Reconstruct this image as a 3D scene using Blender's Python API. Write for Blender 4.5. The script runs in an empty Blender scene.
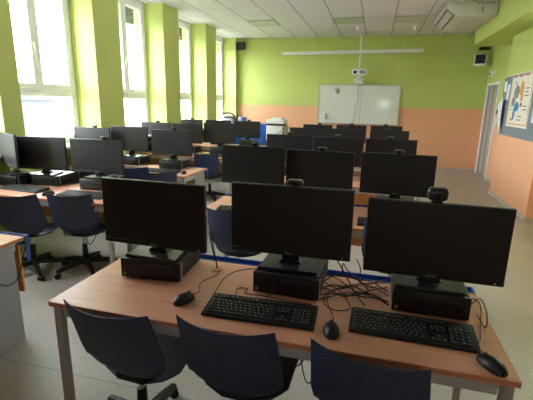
import bpy, bmesh, math, random
from mathutils import Vector, Matrix, Euler
random.seed(7)
PI = math.pi
SC = bpy.context.scene
COL = SC.collection
EXPOSURE = 1.88

# ------------------------------------------------------------------ materials
def srgb(r, g, b):
    def f(c):
        c /= 255.0
        return c/12.92 if c <= .04045 else ((c+.055)/1.055)**2.4
    return (f(r), f(g), f(b), 1)

def mat(name, color, rough=.5, metal=0.0, spec=.5, noise=0, nscale=20, bump=0, bscale=200, coat=0):
    m = bpy.data.materials.new(name); m.use_nodes = True
    nt = m.node_tree; b = nt.nodes['Principled BSDF']
    b.inputs['Roughness'].default_value = rough
    b.inputs['Metallic'].default_value = metal
    b.inputs['Specular IOR Level'].default_value = spec
    if coat: b.inputs['Coat Weight'].default_value = coat
    tc = nt.nodes.new('ShaderNodeTexCoord')
    n = nt.nodes.new('ShaderNodeTexNoise'); n.inputs['Scale'].default_value = nscale
    n.inputs['Detail'].default_value = 4
    nt.links.new(tc.outputs['Object'], n.inputs['Vector'])
    mx = nt.nodes.new('ShaderNodeMix'); mx.data_type = 'RGBA'
    k = noise if noise else .03
    mx.inputs[6].default_value = tuple(c*(1-k) for c in color[:3])+(1,)
    mx.inputs[7].default_value = tuple(min(1, c*(1+k)) for c in color[:3])+(1,)
    nt.links.new(n.outputs['Fac'], mx.inputs[0])
    nt.links.new(mx.outputs[2], b.inputs['Base Color'])
    if bump:
        n2 = nt.nodes.new('ShaderNodeTexNoise'); n2.inputs['Scale'].default_value = bscale
        nt.links.new(tc.outputs['Object'], n2.inputs['Vector'])
        bp = nt.nodes.new('ShaderNodeBump'); bp.inputs['Strength'].default_value = bump
        bp.inputs['Distance'].default_value = .002
        nt.links.new(n2.outputs['Fac'], bp.inputs['Height'])
        nt.links.new(bp.outputs['Normal'], b.inputs['Normal'])
    return m

def mathn(nt, op, a, b=None, c=None):
    n = nt.nodes.new('ShaderNodeMath'); n.operation = op
    for i, v in enumerate((a, b, c)):
        if v is None: continue
        if isinstance(v, (int, float)): n.inputs[i].default_value = v
        else: nt.links.new(v, n.inputs[i])
    return n.outputs[0]

GREEN = srgb(199, 210, 118); ORANGE = srgb(240, 178, 138)
def wall_mat(name, split):
    """painted wall: orange below the line, green above (object coords = world)"""
    m = mat(name, GREEN, .55, noise=.03, nscale=3, bump=.15, bscale=90)
    nt = m.node_tree; b = nt.nodes['Principled BSDF']
    if split:
        tc = nt.nodes.new('ShaderNodeTexCoord'); sp = nt.nodes.new('ShaderNodeSeparateXYZ')
        nt.links.new(tc.outputs['Object'], sp.inputs[0])
        f = mathn(nt, 'GREATER_THAN', sp.outputs['Z'], 1.436)
        mx = nt.nodes.new('ShaderNodeMix'); mx.data_type = 'RGBA'
        old = b.inputs['Base Color'].links[0].from_socket
        nt.links.new(f, mx.inputs[0]); mx.inputs[6].default_value = ORANGE
        nt.links.new(old, mx.inputs[7]); nt.links.new(mx.outputs[2], b.inputs['Base Color'])
    return m
M_GREEN = wall_mat('green_paint', False)
M_SPLIT = wall_mat('green_and_orange_paint', True)

M_BROWN = mat('brown_paint', srgb(150, 104, 82), .6)

def floor_mat():
    m = mat('floor_vinyl', srgb(178, 174, 163), .32, spec=.45)
    nt = m.node_tree; b = nt.nodes['Principled BSDF']
    tc = nt.nodes.new('ShaderNodeTexCoord')
    n1 = nt.nodes.new('ShaderNodeTexNoise'); n1.inputs['Scale'].default_value = 130; n1.inputs['Detail'].default_value = 3
    n2 = nt.nodes.new('ShaderNodeTexNoise'); n2.inputs['Scale'].default_value = 2.2; n2.inputs['Detail'].default_value = 6
    for n in (n1, n2): nt.links.new(tc.outputs['Object'], n.inputs['Vector'])
    r = nt.nodes.new('ShaderNodeValToRGB')
    r.color_ramp.elements[0].position = .35; r.color_ramp.elements[0].color = srgb(156, 148, 140)
    r.color_ramp.elements[1].position = .62; r.color_ramp.elements[1].color = srgb(194, 187, 180)
    nt.links.new(n1.outputs['Fac'], r.inputs[0])
    r2 = nt.nodes.new('ShaderNodeValToRGB')
    r2.color_ramp.elements[0].position = .3; r2.color_ramp.elements[0].color = (.86, .86, .86, 1)
    r2.color_ramp.elements[1].position = .7; r2.color_ramp.elements[1].color = (1, 1, 1, 1)
    nt.links.new(n2.outputs['Fac'], r2.inputs[0])
    mx = nt.nodes.new('ShaderNodeMix'); mx.data_type = 'RGBA'; mx.blend_type = 'MULTIPLY'; mx.inputs[0].default_value = 1
    nt.links.new(r.outputs[0], mx.inputs[6]); nt.links.new(r2.outputs[0], mx.inputs[7])
    sp = nt.nodes.new('ShaderNodeSeparateXYZ'); nt.links.new(tc.outputs['Object'], sp.inputs[0])
    d = mathn(nt, 'PINGPONG', mathn(nt, 'SUBTRACT', sp.outputs['Y'], 1.6), 1.0)
    seam = mathn(nt, 'LESS_THAN', d, .0022)
    mx2 = nt.nodes.new('ShaderNodeMix'); mx2.data_type = 'RGBA'
    nt.links.new(seam, mx2.inputs[0]); nt.links.new(mx.outputs[2], mx2.inputs[6]); mx2.inputs[7].default_value = srgb(120, 115, 106)
    nt.links.new(mx2.outputs[2], b.inputs['Base Color'])
    return m
M_FLOOR = floor_mat()

def wood_mat(name, c1, c2, sx=.6, sy=14, rough=.33):
    m = mat(name, c1, rough)
    nt = m.node_tree; b = nt.nodes['Principled BSDF']
    tc = nt.nodes.new('ShaderNodeTexCoord'); mp = nt.nodes.new('ShaderNodeMapping')
    mp.inputs['Scale'].default_value = (sx, sy, sy)
    nt.links.new(tc.outputs['Object'], mp.inputs[0])
    n = nt.nodes.new('ShaderNodeTexNoise'); n.inputs['Scale'].default_value = 3; n.inputs['Detail'].default_value = 6; n.inputs['Distortion'].default_value = .6
    nt.links.new(mp.outputs[0], n.inputs['Vector'])
    r = nt.nodes.new('ShaderNodeValToRGB')
    r.color_ramp.elements[0].position = .3; r.color_ramp.elements[0].color = c2
    r.color_ramp.elements[1].position = .7; r.color_ramp.elements[1].color = c1
    nt.links.new(n.outputs['Fac'], r.inputs[0]); nt.links.new(r.outputs[0], b.inputs['Base Color'])
    return m
M_BEECH = wood_mat('beech_laminate', srgb(222, 164, 138), srgb(205, 144, 118))
M_EDGE = wood_mat('beech_edge_band', srgb(206, 138, 100), srgb(190, 122, 86))
M_MODESTY = wood_mat('modesty_board_wood', srgb(214, 150, 84), srgb(196, 130, 66))

def ceiling_mat():
    m = mat('mineral_tile', srgb(226, 224, 220), .85, noise=.04, nscale=60, bump=.3, bscale=180)
    nt = m.node_tree; b = nt.nodes['Principled BSDF']
    tc = nt.nodes.new('ShaderNodeTexCoord'); sp = nt.nodes.new('ShaderNodeSeparateXYZ')
    nt.links.new(tc.outputs['Object'], sp.inputs[0])
    dx = mathn(nt, 'PINGPONG', mathn(nt, 'SUBTRACT', sp.outputs['X'], -.363), .2825)
    dy = mathn(nt, 'PINGPONG', mathn(nt, 'SUBTRACT', sp.outputs['Y'], 8.7), .269)
    fx = mathn(nt, 'LESS_THAN', dx, .011); fy = mathn(nt, 'LESS_THAN', dy, .006)
    old = b.inputs['Base Color'].links[0].from_socket
    mx = nt.nodes.new('ShaderNodeMix'); mx.data_type = 'RGBA'
    nt.links.new(fy, mx.inputs[0]); nt.links.new(old, mx.inputs[6]); mx.inputs[7].default_value = srgb(186, 183, 178)
    mx2 = nt.nodes.new('ShaderNodeMix'); mx2.data_type = 'RGBA'
    nt.links.new(fx, mx2.inputs[0]); nt.links.new(mx.outputs[2], mx2.inputs[6]); mx2.inputs[7].default_value = srgb(168, 165, 160)
    nt.links.new(mx2.outputs[2], b.inputs['Base Color'])
    return m
M_CEIL = ceiling_mat()

def glass_mat():
    m = bpy.data.materials.new('window_glass'); m.use_nodes = True
    nt = m.node_tree; nt.nodes.clear()
    o = nt.nodes.new('ShaderNodeOutputMaterial'); t = nt.nodes.new('ShaderNodeBsdfTransparent')
    g = nt.nodes.new('ShaderNodeBsdfGlossy'); g.inputs['Roughness'].default_value = .02
    lw = nt.nodes.new('ShaderNodeLayerWeight'); lw.inputs['Blend'].default_value = .5
    p5 = nt.nodes.new('ShaderNodeMath'); p5.operation = 'POWER'; nt.links.new(lw.outputs['Facing'], p5.inputs[0]); p5.inputs[1].default_value = 5
    fr = nt.nodes.new('ShaderNodeMath'); fr.operation = 'MULTIPLY_ADD'; nt.links.new(p5.outputs[0], fr.inputs[0]); fr.inputs[1].default_value = .5; fr.inputs[2].default_value = .02
    t.inputs[0].default_value = (.95, .97, .97, 1)
    mx = nt.nodes.new('ShaderNodeMixShader')
    nt.links.new(fr.outputs[0], mx.inputs[0]); nt.links.new(t.outputs[0], mx.inputs[1]); nt.links.new(g.outputs[0], mx.inputs[2])
    nt.links.new(mx.outputs[0], o.inputs[0])
    return m
M_GLASS = glass_mat()

def chair_mat():
    m = mat('navy_ribbed_plastic', srgb(38, 46, 68), .42)
    nt = m.node_tree; b = nt.nodes['Principled BSDF']
    tc = nt.nodes.new('ShaderNodeTexCoord')
    sp = nt.nodes.new('ShaderNodeSeparateXYZ'); nt.links.new(tc.outputs['Object'], sp.inputs[0])
    a = mathn(nt, 'PINGPONG', sp.outputs['X'], .005)
    c = mathn(nt, 'PINGPONG', mathn(nt, 'ADD', sp.outputs['Z'], sp.outputs['Y']), .005)
    fa = mathn(nt, 'MULTIPLY', mathn(nt, 'LESS_THAN', a, .0033), mathn(nt, 'LESS_THAN', c, .0025))
    mx = nt.nodes.new('ShaderNodeMix'); mx.data_type = 'RGBA'
    nt.links.new(fa, mx.inputs[0]); mx.inputs[6].default_value = srgb(52, 62, 100); mx.inputs[7].default_value = srgb(12, 15, 26)
    nt.links.new(mx.outputs[2], b.inputs['Base Color'])
    bp = nt.nodes.new('ShaderNodeBump'); bp.inputs['Strength'].default_value = .5; bp.inputs['Distance'].default_value = .002
    nt.links.new(c, bp.inputs['Height']); nt.links.new(bp.outputs['Normal'], b.inputs['Normal'])
    return m
M_CHAIR = chair_mat()
M_BLACKPL = mat('black_plastic', srgb(17, 17, 18), .45, spec=.4)
M_DARKPL = mat('dark_grey_plastic', srgb(40, 41, 43), .5)
M_BEZEL = mat('monitor_housing', srgb(30, 30, 32), .42)
M_SCREEN = mat('matte_screen', srgb(27, 24, 23), .5, spec=.38, noise=.01)
M_CASE = mat('case_black', srgb(15, 15, 16), .5, spec=.35, bump=.2, bscale=400)
M_CASETOP = mat('case_lid', srgb(34, 35, 37), .3, spec=.55)
M_STEEL = mat('bright_steel', srgb(190, 192, 195), .28, metal=.9)
M_GREYFR = mat('grey_painted_steel', srgb(172, 170, 168), .45)
M_GREYPANEL = mat('grey_laminate', srgb(150, 150, 150), .5)
M_BLUE = mat('blue_steel', srgb(44, 82, 156), .4)
M_BLUECAB = mat('blue_laminate', srgb(36, 98, 200), .45)
M_WHITE = mat('white_plastic', srgb(228, 228, 222), .4)
M_WINFR = mat('white_window_profile', srgb(242, 243, 241), .35)
M_BLIND = mat('grey_green_blind', srgb(128, 136, 118), .7)
M_WHITEBOARD = mat('whiteboard_enamel', srgb(226, 226, 216), .10, spec=.5)
M_ALU = mat('aluminium', srgb(196, 197, 196), .35, metal=.7)
M_BASEB = mat('pale_baseboard', srgb(196, 184, 172), .5)
M_DOOR = mat('door_beige_grey', srgb(178, 166, 156), .5)
M_DARKGAP = mat('dark_gap', srgb(52, 42, 40), .8)
M_FELT = mat('grey_felt', srgb(128, 134, 138), .95, noise=.08, nscale=80)
M_PAPER = mat('paper', srgb(226, 229, 234), .8)
M_CREAM = mat('cream_paper', srgb(232, 226, 206), .8)
M_PORANGE = mat('orange_ink', srgb(222, 152, 84), .8)
M_PBLUE = mat('blue_ink', srgb(54, 130, 176), .8)
M_PRED = mat('red_ink', srgb(176, 66, 58), .8)
M_PGREY = mat('grey_ink', srgb(132, 138, 132), .8)
M_INK = mat('dark_ink', srgb(60, 60, 62), .8)
M_KEY = mat('key_plastic', srgb(34, 34, 36), .42)
M_LEGEND = mat('key_legend', srgb(205, 205, 205), .5)
M_CABLE = mat('cable_rubber', srgb(22, 22, 24), .42)
M_GREYCABLE = mat('grey_cable', srgb(126, 128, 126), .5)
M_DIFF = mat('lamp_diffuser', srgb(196, 206, 184), .35, noise=.05, nscale=120)
M_GRILLE = mat('louvre_pale_grey', srgb(214, 214, 200), .5)
M_ACBODY = mat('air_conditioner_shell', srgb(214, 210, 196), .42)
M_WEBCAM = mat('webcam_shell', srgb(30, 31, 33), .35)
M_LENS = mat('lens_glass', srgb(14, 16, 22), .08)
M_RIM = mat('webcam_rim', srgb(96, 98, 98), .35)
M_SPKGR = mat('speaker_grille', srgb(26, 26, 28), .7, bump=.6, bscale=300)
M_TAN = mat('tan_plastic', srgb(176, 160, 140), .5)
M_CABGREY = mat('cabinet_grey', srgb(168, 168, 164), .5)
M_RENDER = mat('facade_plaster', srgb(62, 64, 68), .9, noise=.12, nscale=2)
M_GROUND = mat('outdoor_asphalt', srgb(150, 150, 148), .95)
M_LED = mat('white_led', srgb(240, 240, 235), .3)
M_SEATPAD = mat('navy_plastic_plain', srgb(26, 31, 46), .5)
M_GREENSIGN = mat('green_pictogram', srgb(70, 150, 80), .5)

# ------------------------------------------------------------------ helpers
def box(bm, x0, x1, y0, y1, z0, z1, M=None):
    vs = [bm.verts.new((x, y, z)) for x in (x0, x1) for y in (y0, y1) for z in (z0, z1)]
    idx = [(0,1,3,2),(4,6,7,5),(0,4,5,1),(2,3,7,6),(0,2,6,4),(1,5,7,3)]
    for f in idx: bm.faces.new([vs[i] for i in f])
    if M: bmesh.ops.transform(bm, matrix=M, verts=vs)
    return vs
def bbox(bm, x0, x1, y0, y1, z0, z1, r=.004, seg=2, M=None):
    b2 = bmesh.new(); box(b2, x0, x1, y0, y1, z0, z1)
    bmesh.ops.bevel(b2, geom=b2.edges[:], offset=r, segments=seg, affect='EDGES', profile=.5)
    if M: bmesh.ops.transform(b2, matrix=M, verts=b2.verts[:])
    merge(bm, b2)
def merge(bm, b2):
    me = bpy.data.meshes.new('tmp'); b2.to_mesh(me); b2.free(); bm.from_mesh(me); bpy.data.meshes.remove(me)
def prism(bm, pts, axis, a0, a1, M=None):
    """polygon pts in the plane normal to axis, extruded from a0 to a1"""
    def P(p, a):
        if axis == 'x': return (a, p[0], p[1])
        if axis == 'y': return (p[0], a, p[1])
        return (p[0], p[1], a)
    v0 = [bm.verts.new(P(p, a0)) for p in pts]; v1 = [bm.verts.new(P(p, a1)) for p in pts]
    n = len(pts)
    bm.faces.new(v0); bm.faces.new(list(reversed(v1)))
    for i in range(n): bm.faces.new((v0[i], v1[i], v1[(i+1) % n], v0[(i+1) % n]))
    if M: bmesh.ops.transform(bm, matrix=M, verts=v0+v1)
def cyl(bm, p0, p1, r0, r1=None, n=16):
    r1 = r0 if r1 is None else r1
    p0, p1 = Vector(p0), Vector(p1); d = (p1-p0).normalized()
    a = d.orthogonal().normalized(); b = d.cross(a)
    A = [bm.verts.new(p0+(a*math.cos(t)+b*math.sin(t))*r0) for t in [2*PI*i/n for i in range(n)]]
    B = [bm.verts.new(p1+(a*math.cos(t)+b*math.sin(t))*r1) for t in [2*PI*i/n for i in range(n)]]
    bm.faces.new(A); bm.faces.new(list(reversed(B)))
    for i in range(n): bm.faces.new((A[i], B[i], B[(i+1) % n], A[(i+1) % n]))
def smooth_path(pts, sub=6):
    P = [Vector(p) for p in pts]; out = []
    for i in range(len(P)-1):
        p0 = P[max(i-1, 0)]; p1 = P[i]; p2 = P[i+1]; p3 = P[min(i+2, len(P)-1)]
        for k in range(sub):
            t = k/sub
            out.append(.5*((2*p1)+(-p0+p2)*t+(2*p0-5*p1+4*p2-p3)*t*t+(-p0+3*p1-3*p2+p3)*t**3))
    out.append(P[-1]); return out
def tube(bm, pts, r, n=6, sub=6):
    P = smooth_path(pts, sub) if sub > 1 else [Vector(p) for p in pts]
    rings = []; a = None
    for i, p in enumerate(P):
        d = (P[min(i+1, len(P)-1)]-P[max(i-1, 0)])
        d = d.normalized() if d.length > 1e-9 else Vector((0, 0, 1))
        if a is None: a = d.orthogonal().normalized()
        a = (a-d*a.dot(d))
        a = a.normalized() if a.length > 1e-6 else d.orthogonal().normalized()
        b = d.cross(a)
        rings.append([bm.verts.new(p+(a*math.cos(2*PI*k/n)+b*math.sin(2*PI*k/n))*r) for k in range(n)])
    for A, B in zip(rings, rings[1:]):
        for k in range(n): bm.faces.new((A[k], A[(k+1) % n], B[(k+1) % n], B[k]))
    bm.faces.new(rings[0]); bm.faces.new(list(reversed(rings[-1])))
def grid_shell(bm, fn, nu, nv, th):
    """fn(u,v)->(point, normal); closed shell of thickness th"""
    F = []; B = []
    for i in range(nu+1):
        f = []; b = []
        for j in range(nv+1):
            p, n = fn(i/nu, j/nv)
            f.append(bm.verts.new(p+n*th/2)); b.append(bm.verts.new(p-n*th/2))
        F.append(f); B.append(b)
    for i in range(nu):
        for j in range(nv):
            bm.faces.new((F[i][j], F[i+1][j], F[i+1][j+1], F[i][j+1]))
            bm.faces.new((B[i][j], B[i][j+1], B[i+1][j+1], B[i+1][j]))
    for i in range(nu):
        bm.faces.new((F[i][0], B[i][0], B[i+1][0], F[i+1][0])); bm.faces.new((F[i][nv], F[i+1][nv], B[i+1][nv], B[i][nv]))
    for j in range(nv):
        bm.faces.new((F[0][j], F[0][j+1], B[0][j+1], B[0][j])); bm.faces.new((F[nu][j], B[nu][j], B[nu][j+1], F[nu][j+1]))

def obj(name, bm, m, parent=None, smooth=False, extra=()):
    bmesh.ops.recalc_face_normals(bm, faces=bm.faces[:])
    me = bpy.data.meshes.new(name); bm.to_mesh(me); bm.free()
    me.materials.append(m)
    for e in extra: me.materials.append(e)
    if smooth:
        for p in me.polygons: p.use_smooth = True
        me.set_sharp_from_angle(angle=math.radians(38))
    o = bpy.data.objects.new(name, me); COL.objects.link(o)
    if parent: o.parent = parent
    return o
def bx(name, m, parent, *d, r=0.0, M=None):
    bm = bmesh.new()
    if r: bbox(bm, *d, r=r, M=M)
    else: box(bm, *d, M=M)
    return obj(name, bm, m, parent, smooth=r > 0)
def tag(o, label, cat, group=None):
    o['label'] = label; o['category'] = cat
    if group: o['group'] = group
    return o
def thing(name, label, cat, loc=(0, 0, 0), rz=0, group=None):
    o = bpy.data.objects.new(name, None); COL.objects.link(o)
    o.empty_display_size = .05
    o.location = loc; o.rotation_euler = (0, 0, rz)
    return tag(o, label, cat, group)
def struct(name, bm, m, parent=None, smooth=False):
    o = obj(name, bm, m, parent, smooth)
    o['kind'] = 'structure'
    return o
def dup(root, loc, rz, label, group=None):
    def rec(o, par):
        c = o.copy(); COL.objects.link(c)
        if par: c.parent = par
        for ch in kids.get(o.name, []): rec(ch, c)
        return c
    kids = {}
    def walk(o):
        kids[o.name] = list(o.children)
        for ch in o.children: walk(ch)
    walk(root)
    r = rec(root, None); r.location = loc; r.rotation_euler = (0, 0, rz); r['label'] = label
    if group: r['group'] = group
    return r

# ------------------------------------------------------------------ room shell
XL, XW, XR, XN = -3.57, -3.97, 2.37, 2.06       # pillar face, window wall, recess wall, near wall face
YB, YF, H = 10.36, -1.0, 3.07
SILL = .93
bm = bmesh.new(); box(bm, XW-.3, XR+.4, YF-.2, YB+.2, -.15, 0); struct('floor', bm, M_FLOOR)
bm = bmesh.new(); box(bm, XW-.3, XR+.4, YF-.2, YB+.2, H, H+.15); struct('ceiling', bm, M_CEIL)
bm = bmesh.new(); box(bm, XW-.3, XR+.4, YB, YB+.2, 0, H); struct('wall_back', bm, M_SPLIT)
bm = bmesh.new(); 
fw0, fw1, fz0, fz1 = .16, .56, 1.38, 1.74       # unseen opening added behind the camera to put a highlight on the whiteboard
box(bm, XW-.3, fw0, YF-.2, YF, 0, H); box(bm, fw1, XR+.4, YF-.2, YF, 0, H); box(bm, fw0, fw1, YF-.2, YF, 0, fz0); box(bm, fw0, fw1, YF-.2, YF, fz1, H); struct('wall_front', bm, M_BROWN)
FILL_OPENING = [(3.4, 5.2)]; CZ0, CZ1 = 1.72, 2.5     # unseen opening added high in the right wall as fill light
PER = 1.797
rec = [(3.472+PER*k, 4.715+PER*k) for k in range(-1, 4)]     # window recesses
rec[-1] = (rec[-1][0], 10.19)
rec[0] = (rec[0][0], 3.23)
bm = bmesh.new()
y = YF
for a, b in rec:
    box(bm, XW-.3, XL, y, a, 0, H)
    box(bm, XW-.3, XW, a, b, 0, SILL)
    y = b
box(bm, XW-.3, XL, y, YB, 0, H)
struct('wall_left', bm, M_GREEN)
# right wall: recess wall with a doorway, near block, soffit
DY0, DY1, DH = 9.34, 10.17, 1.95
bm = bmesh.new()
box(bm, XR, XR+.35, DY1, YB, 0, H); box(bm, XR, XR+.35, DY0, DY1, DH, H); 
y = YF
for a, b in FILL_OPENING:
    box(bm, XR, XR+.35, y, a, 0, H); box(bm, XR, XR+.35, a, b, 0, CZ0); box(bm, XR, XR+.35, a, b, CZ1, H); y = b
box(bm, XR, XR+.35, y, DY0, 0, H)
box(bm, XN, XR, 5.93, 7.74, 0, 2.62)
struct('wall_right', bm, M_SPLIT)
bm = bmesh.new(); box(bm, 1.68, XR, YF, 8.72, 2.62, H); struct('trim_soffit', bm, M_GREEN)
# baseboards
bm = bmesh.new(); box(bm, XL, XR, YB-.012, YB, 0, .06); struct('baseboard_back', bm, M_BASEB)
bm = bmesh.new()
box(bm, XR-.012, XR, 7.74, DY0-.06, 0, .06); box(bm, XN-.012, XN, 5.93, 7.74, 0, .06)
box(bm, XN-.012, XR, 5.918, 5.93, 0, .06); box(bm, XN-.012, XR, 7.74, 7.752, 0, .06); box(bm, XR-.012, XR, YF, 5.918, 0, .06)
struct('baseboard_right', bm, M_BASEB)
# door
bm = bmesh.new()
for (a, b) in ((DY0-.06, DY0), (DY1, DY1+.06)): box(bm, XR-.02, XR+.02, a, b, 0, DH+.06)
box(bm, XR-.02, XR+.02, DY0, DY1, DH, DH+.06)
d1 = struct('door_1', bm, M_WINFR)
bx('door_jamb', M_CABGREY, d1, XR+.0, XR+.2, DY1-.03, DY1, 0, DH)
bx('door_jamb', M_CABGREY, d1, XR+.0, XR+.2, DY0, DY0+.03, 0, DH)
bx('door_gap', M_DARKGAP, d1, XR+.10, XR+.14, DY0+.03, DY1-.03, 0, DH)
lf = bx('door_leaf', M_DOOR, d1, XR+.03, XR+.07, DY0+.03, 9.80, .01, DH-.01)
bx('door_leaf', M_DOOR, d1, XR+.03, XR+.07, 9.86, DY1-.03, .01, DH-.01)
bm = bmesh.new(); bbox(bm, XR+.022, XR+.031, 9.72, 9.76, .95, 1.15, .002); cyl(bm, (XR-.01, 9.74, 1.06), (XR+.03, 9.74, 1.06), .009)
cyl(bm, (XR-.008, 9.745, 1.06), (XR-.008, 9.62, 1.06), .009); obj('door_handle', bm, M_STEEL, lf, True)

# windows ------------------------------------------------------------
def window(n, y0, y1):
    x0, x1 = XW-.02, XW+.05
    zt, z0 = H, SILL
    W = y1-y0
    bm = bmesh.new()
    fw = .065
    def bar(a, b, c, d, xa=x0, xb=x1): bbox(bm, xa, xb, a, b, c, d, .004, 1)
    bar(y0, y0+fw, z0, zt); bar(y1-fw, y1, z0, zt); bar(y0+fw, y1-fw, z0, z0+fw); bar(y0+fw, y1-fw, zt-fw, zt)
    ztr = 1.555
    bar(y0+fw, y1-fw, ztr, ztr+.045)
    root = struct('window_%d' % n, bm, M_WINFR, smooth=True)
    ym = (y0+y1)/2
    for (a, b) in ((y0+fw, ym), (ym, y1-fw)):
        bm = bmesh.new(); s = .065
        for q in ((a, a+s, ztr+.045, zt-fw), (b-s, b, ztr+.045, zt-fw), (a+s, b-s, ztr+.045, ztr+.045+s), (a+s, b-s, zt-fw-s, zt-fw)):
            bbox(bm, x0+.01, x1+.015, *q, r=.006, seg=1)
        sash = obj('sash', bm, M_WINFR, root, True)
        bx('glass_pane', M_GLASS, sash, XW-.005, XW+.003, a+s, b-s, ztr+.045+s, zt-fw-s)
        side = b-s/2 if a < ym-.1 else a+s/2
        if a < ym-.1:
            bm = bmesh.new(); bbox(bm, x1+.012, x1+.03, side-.012, side+.012, 2.06, 2.13, .004, 1)
            bbox(bm, x1+.03, x1+.042, side-.009, side+.009, 1.99, 2.12, .004, 1)
            obj('window_handle', bm, M_WHITE, sash, True)
    bm = bmesh.new(); s = .04
    a, b = y0+fw, y1-fw
    for q in ((a, a+s, z0+fw, ztr), (b-s, b, z0+fw, ztr), (a+s, b-s, z0+fw, z0+fw+s), (a+s, b-s, ztr-s, ztr)):
        bbox(bm, x0+.01, x1+.01, *q, r=.005, seg=1)
    sash = obj('lower_sash', bm, M_WINFR, root, True)
    bx('glass_pane', M_GLASS, sash, XW-.005, XW+.003, a+s, b-s, z0+fw+s, ztr-s)
    bm = bmesh.new(); bbox(bm, x1+.0, x1+.03, ym-.03, ym+.03, ztr-.005, ztr+.02, .005, 1); obj('tilt_latch', bm, M_WHITE, root, True)
    # rolled outdoor blind with its guide rails
    bm = bmesh.new()
    for k in range(6): bbox(bm, XW-.16, XW-.12, y0+.03, y1-.03, zt-.34+.052*k, zt-.34+.05*(k+1), .006, 1)
    obj('roller_blind', bm, M_BLIND, root, True)
    for yy in (y0+.06, y1-.09):
        bx('blind_guide', M_ALU, root, XW-.17, XW-.11, yy, yy+.03, z0, zt-.3)
    # sill board inside the recess
    bm = bmesh.new(); bbox(bm, XW+.05, XL-.02, y0, y1, SILL-.03, SILL, .008, 2)
    obj('window_sill', bm, M_WINFR, root, True)
for i, (a, b) in enumerate(rec): window(i+1, a, b)

def added_window(n, axis, a0, a1, z0, z1, c):  # frame and glass for the two unseen openings added for their light
    bm = bmesh.new(); s = .045
    for q in ((a0, a0+s, z0, z1), (a1-s, a1, z0, z1), (a0+s, a1-s, z0, z0+s), (a0+s, a1-s, z1-s, z1)):
        if axis == 'y': bbox(bm, c, c+.06, q[0], q[1], q[2], q[3], .003, 1)
        else: bbox(bm, q[0], q[1], c, c+.06, q[2], q[3], .003, 1)
    root = struct('window_%d' % n, bm, M_WINFR, smooth=True)  # numbered like the real windows, but only added to let light in
    if axis == 'y': bx('glass_pane', M_GLASS, root, c+.02, c+.03, a0+s, a1-s, z0+s, z1-s)
    else: bx('glass_pane', M_GLASS, root, a0+s, a1-s, c+.02, c+.03, z0+s, z1-s)
for k, (a, b) in enumerate(FILL_OPENING): added_window(8+k, 'y', a, b, CZ0, CZ1, XR+.06)
added_window(11, 'x', fw0, fw1, fz0, fz1, YF-.12)

# outdoors: neighbouring facade and ground
bm = bmesh.new(); box(bm, -22, -14, -4, 16.3, -8, 1.42); box(bm, -22.2, -13.8, -4.2, 16.5, 1.42, 1.6)
tag(obj('neighbouring_building', bm, M_RENDER), 'pale grey building seen through the lower pane of the nearest window', 'building')
bm = bmesh.new(); box(bm, -80, XW-.4, -60, 80, -8.3, -8); struct('ground', bm, M_GROUND)

# ------------------------------------------------------------------ ceiling fittings
def lamp(x0, x1, y0, y1, label):
    t = thing('ceiling_light', label, 'ceiling light', ((x0+x1)/2, (y0+y1)/2, H-.02), 0, 'square ceiling lights that are switched off')
    w, d = (x1-x0)/2, (y1-y0)/2
    bm = bmesh.new()
    for q in ((-w, -w+.02, -d, d), (w-.02, w, -d, d), (-w+.02, w-.02, -d, -d+.02), (-w+.02, w-.02, d-.02, d)): box(bm, *q, .004, .0195)
    obj('frame', bm, M_ALU, t); bx('diffuser', M_DIFF, t, -w+.02, w-.02, -d+.02, d-.02, .008, .0195)
lamp(-2.62, -2.07, 8.17, 8.69, 'switched off square ceiling light nearest the window wall')
lamp(-.92, -.375, 8.17, 8.69, 'switched off square ceiling light in front of the projector')
lamp(.215, .76, 8.17, 8.69, 'switched off square ceiling light nearest the air conditioner')
for (x, y, l) in ((-1.96, 9.18, 'small white ceiling sensor left of the hanging screen wire'), (-.5, 9.15, 'small white ceiling sensor above the projector'), (.635, 9.2, 'small white ceiling sensor nearest the air conditioner')):
    bm = bmesh.new(); cyl(bm, (x, y, H-.02), (x, y, H-.0005), .045, .05); cyl(bm, (x, y, H-.09), (x, y, H-.018), .022, .032)
    tag(obj('ceiling_sensor', bm, M_WHITE, smooth=True), l, 'sensor', 'white ceiling sensors')

# air conditioner
t = thing('air_conditioner', 'cream ceiling mounted air conditioner beside the green soffit', 'air conditioner', (1.36, 7.95, 2.87))
ya, yb_ = -.68, .7
def poly(bm, pts): prism(bm, pts, 'y', ya, yb_)
bm = bmesh.new(); poly(bm, [(.315, .198), (.315, 0), (-.27, 0), (-.43, .12), (-.43, .198)])
bmesh.ops.bevel(bm, geom=bm.edges[:], offset=.008, segments=2, affect='EDGES')
obj('housing', bm, M_ACBODY, t, True)
bm = bmesh.new()   # outlet louvre on the slanted face
sl = math.atan2(.07, -.09)
M = Matrix.Translation((-.375, 0, .065)) @ Matrix.Rotation(-(math.atan2(.07, .09)), 4, 'Y').inverted()
M = Matrix.Translation((-.35, 0, .06)) @ Matrix.Rotation(math.atan2(.12, .16), 4, 'Y')
box(bm, -.055, .055, ya+.06, yb_-.06, -.012, -.003, M=M)
obj('outlet_louvre', bm, M_GRILLE, t)
bm = bmesh.new(); box(bm, -.075, .075, ya+.045, yb_-.045, -.0035, .002, M=M); obj('outlet_gap', bm, M_DARKPL, t)
bm = bmesh.new()
for k in range(16): box(bm, -.12+.022*k, -.107+.022*k, ya+.25, yb_-.06, -.004, .001)
obj('intake_grille', bm, M_GRILLE, t)
bm = bmesh.new()
for k, w in enumerate((.03, .02, .026, .02, .03, .018, .03, .022)): box(bm, .02+.031*k, .02+.031*k+w*.75, ya-.003, ya+.002, .165, .182)
obj('lettering', bm, M_PGREY, t)
bm = bmesh.new()
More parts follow.
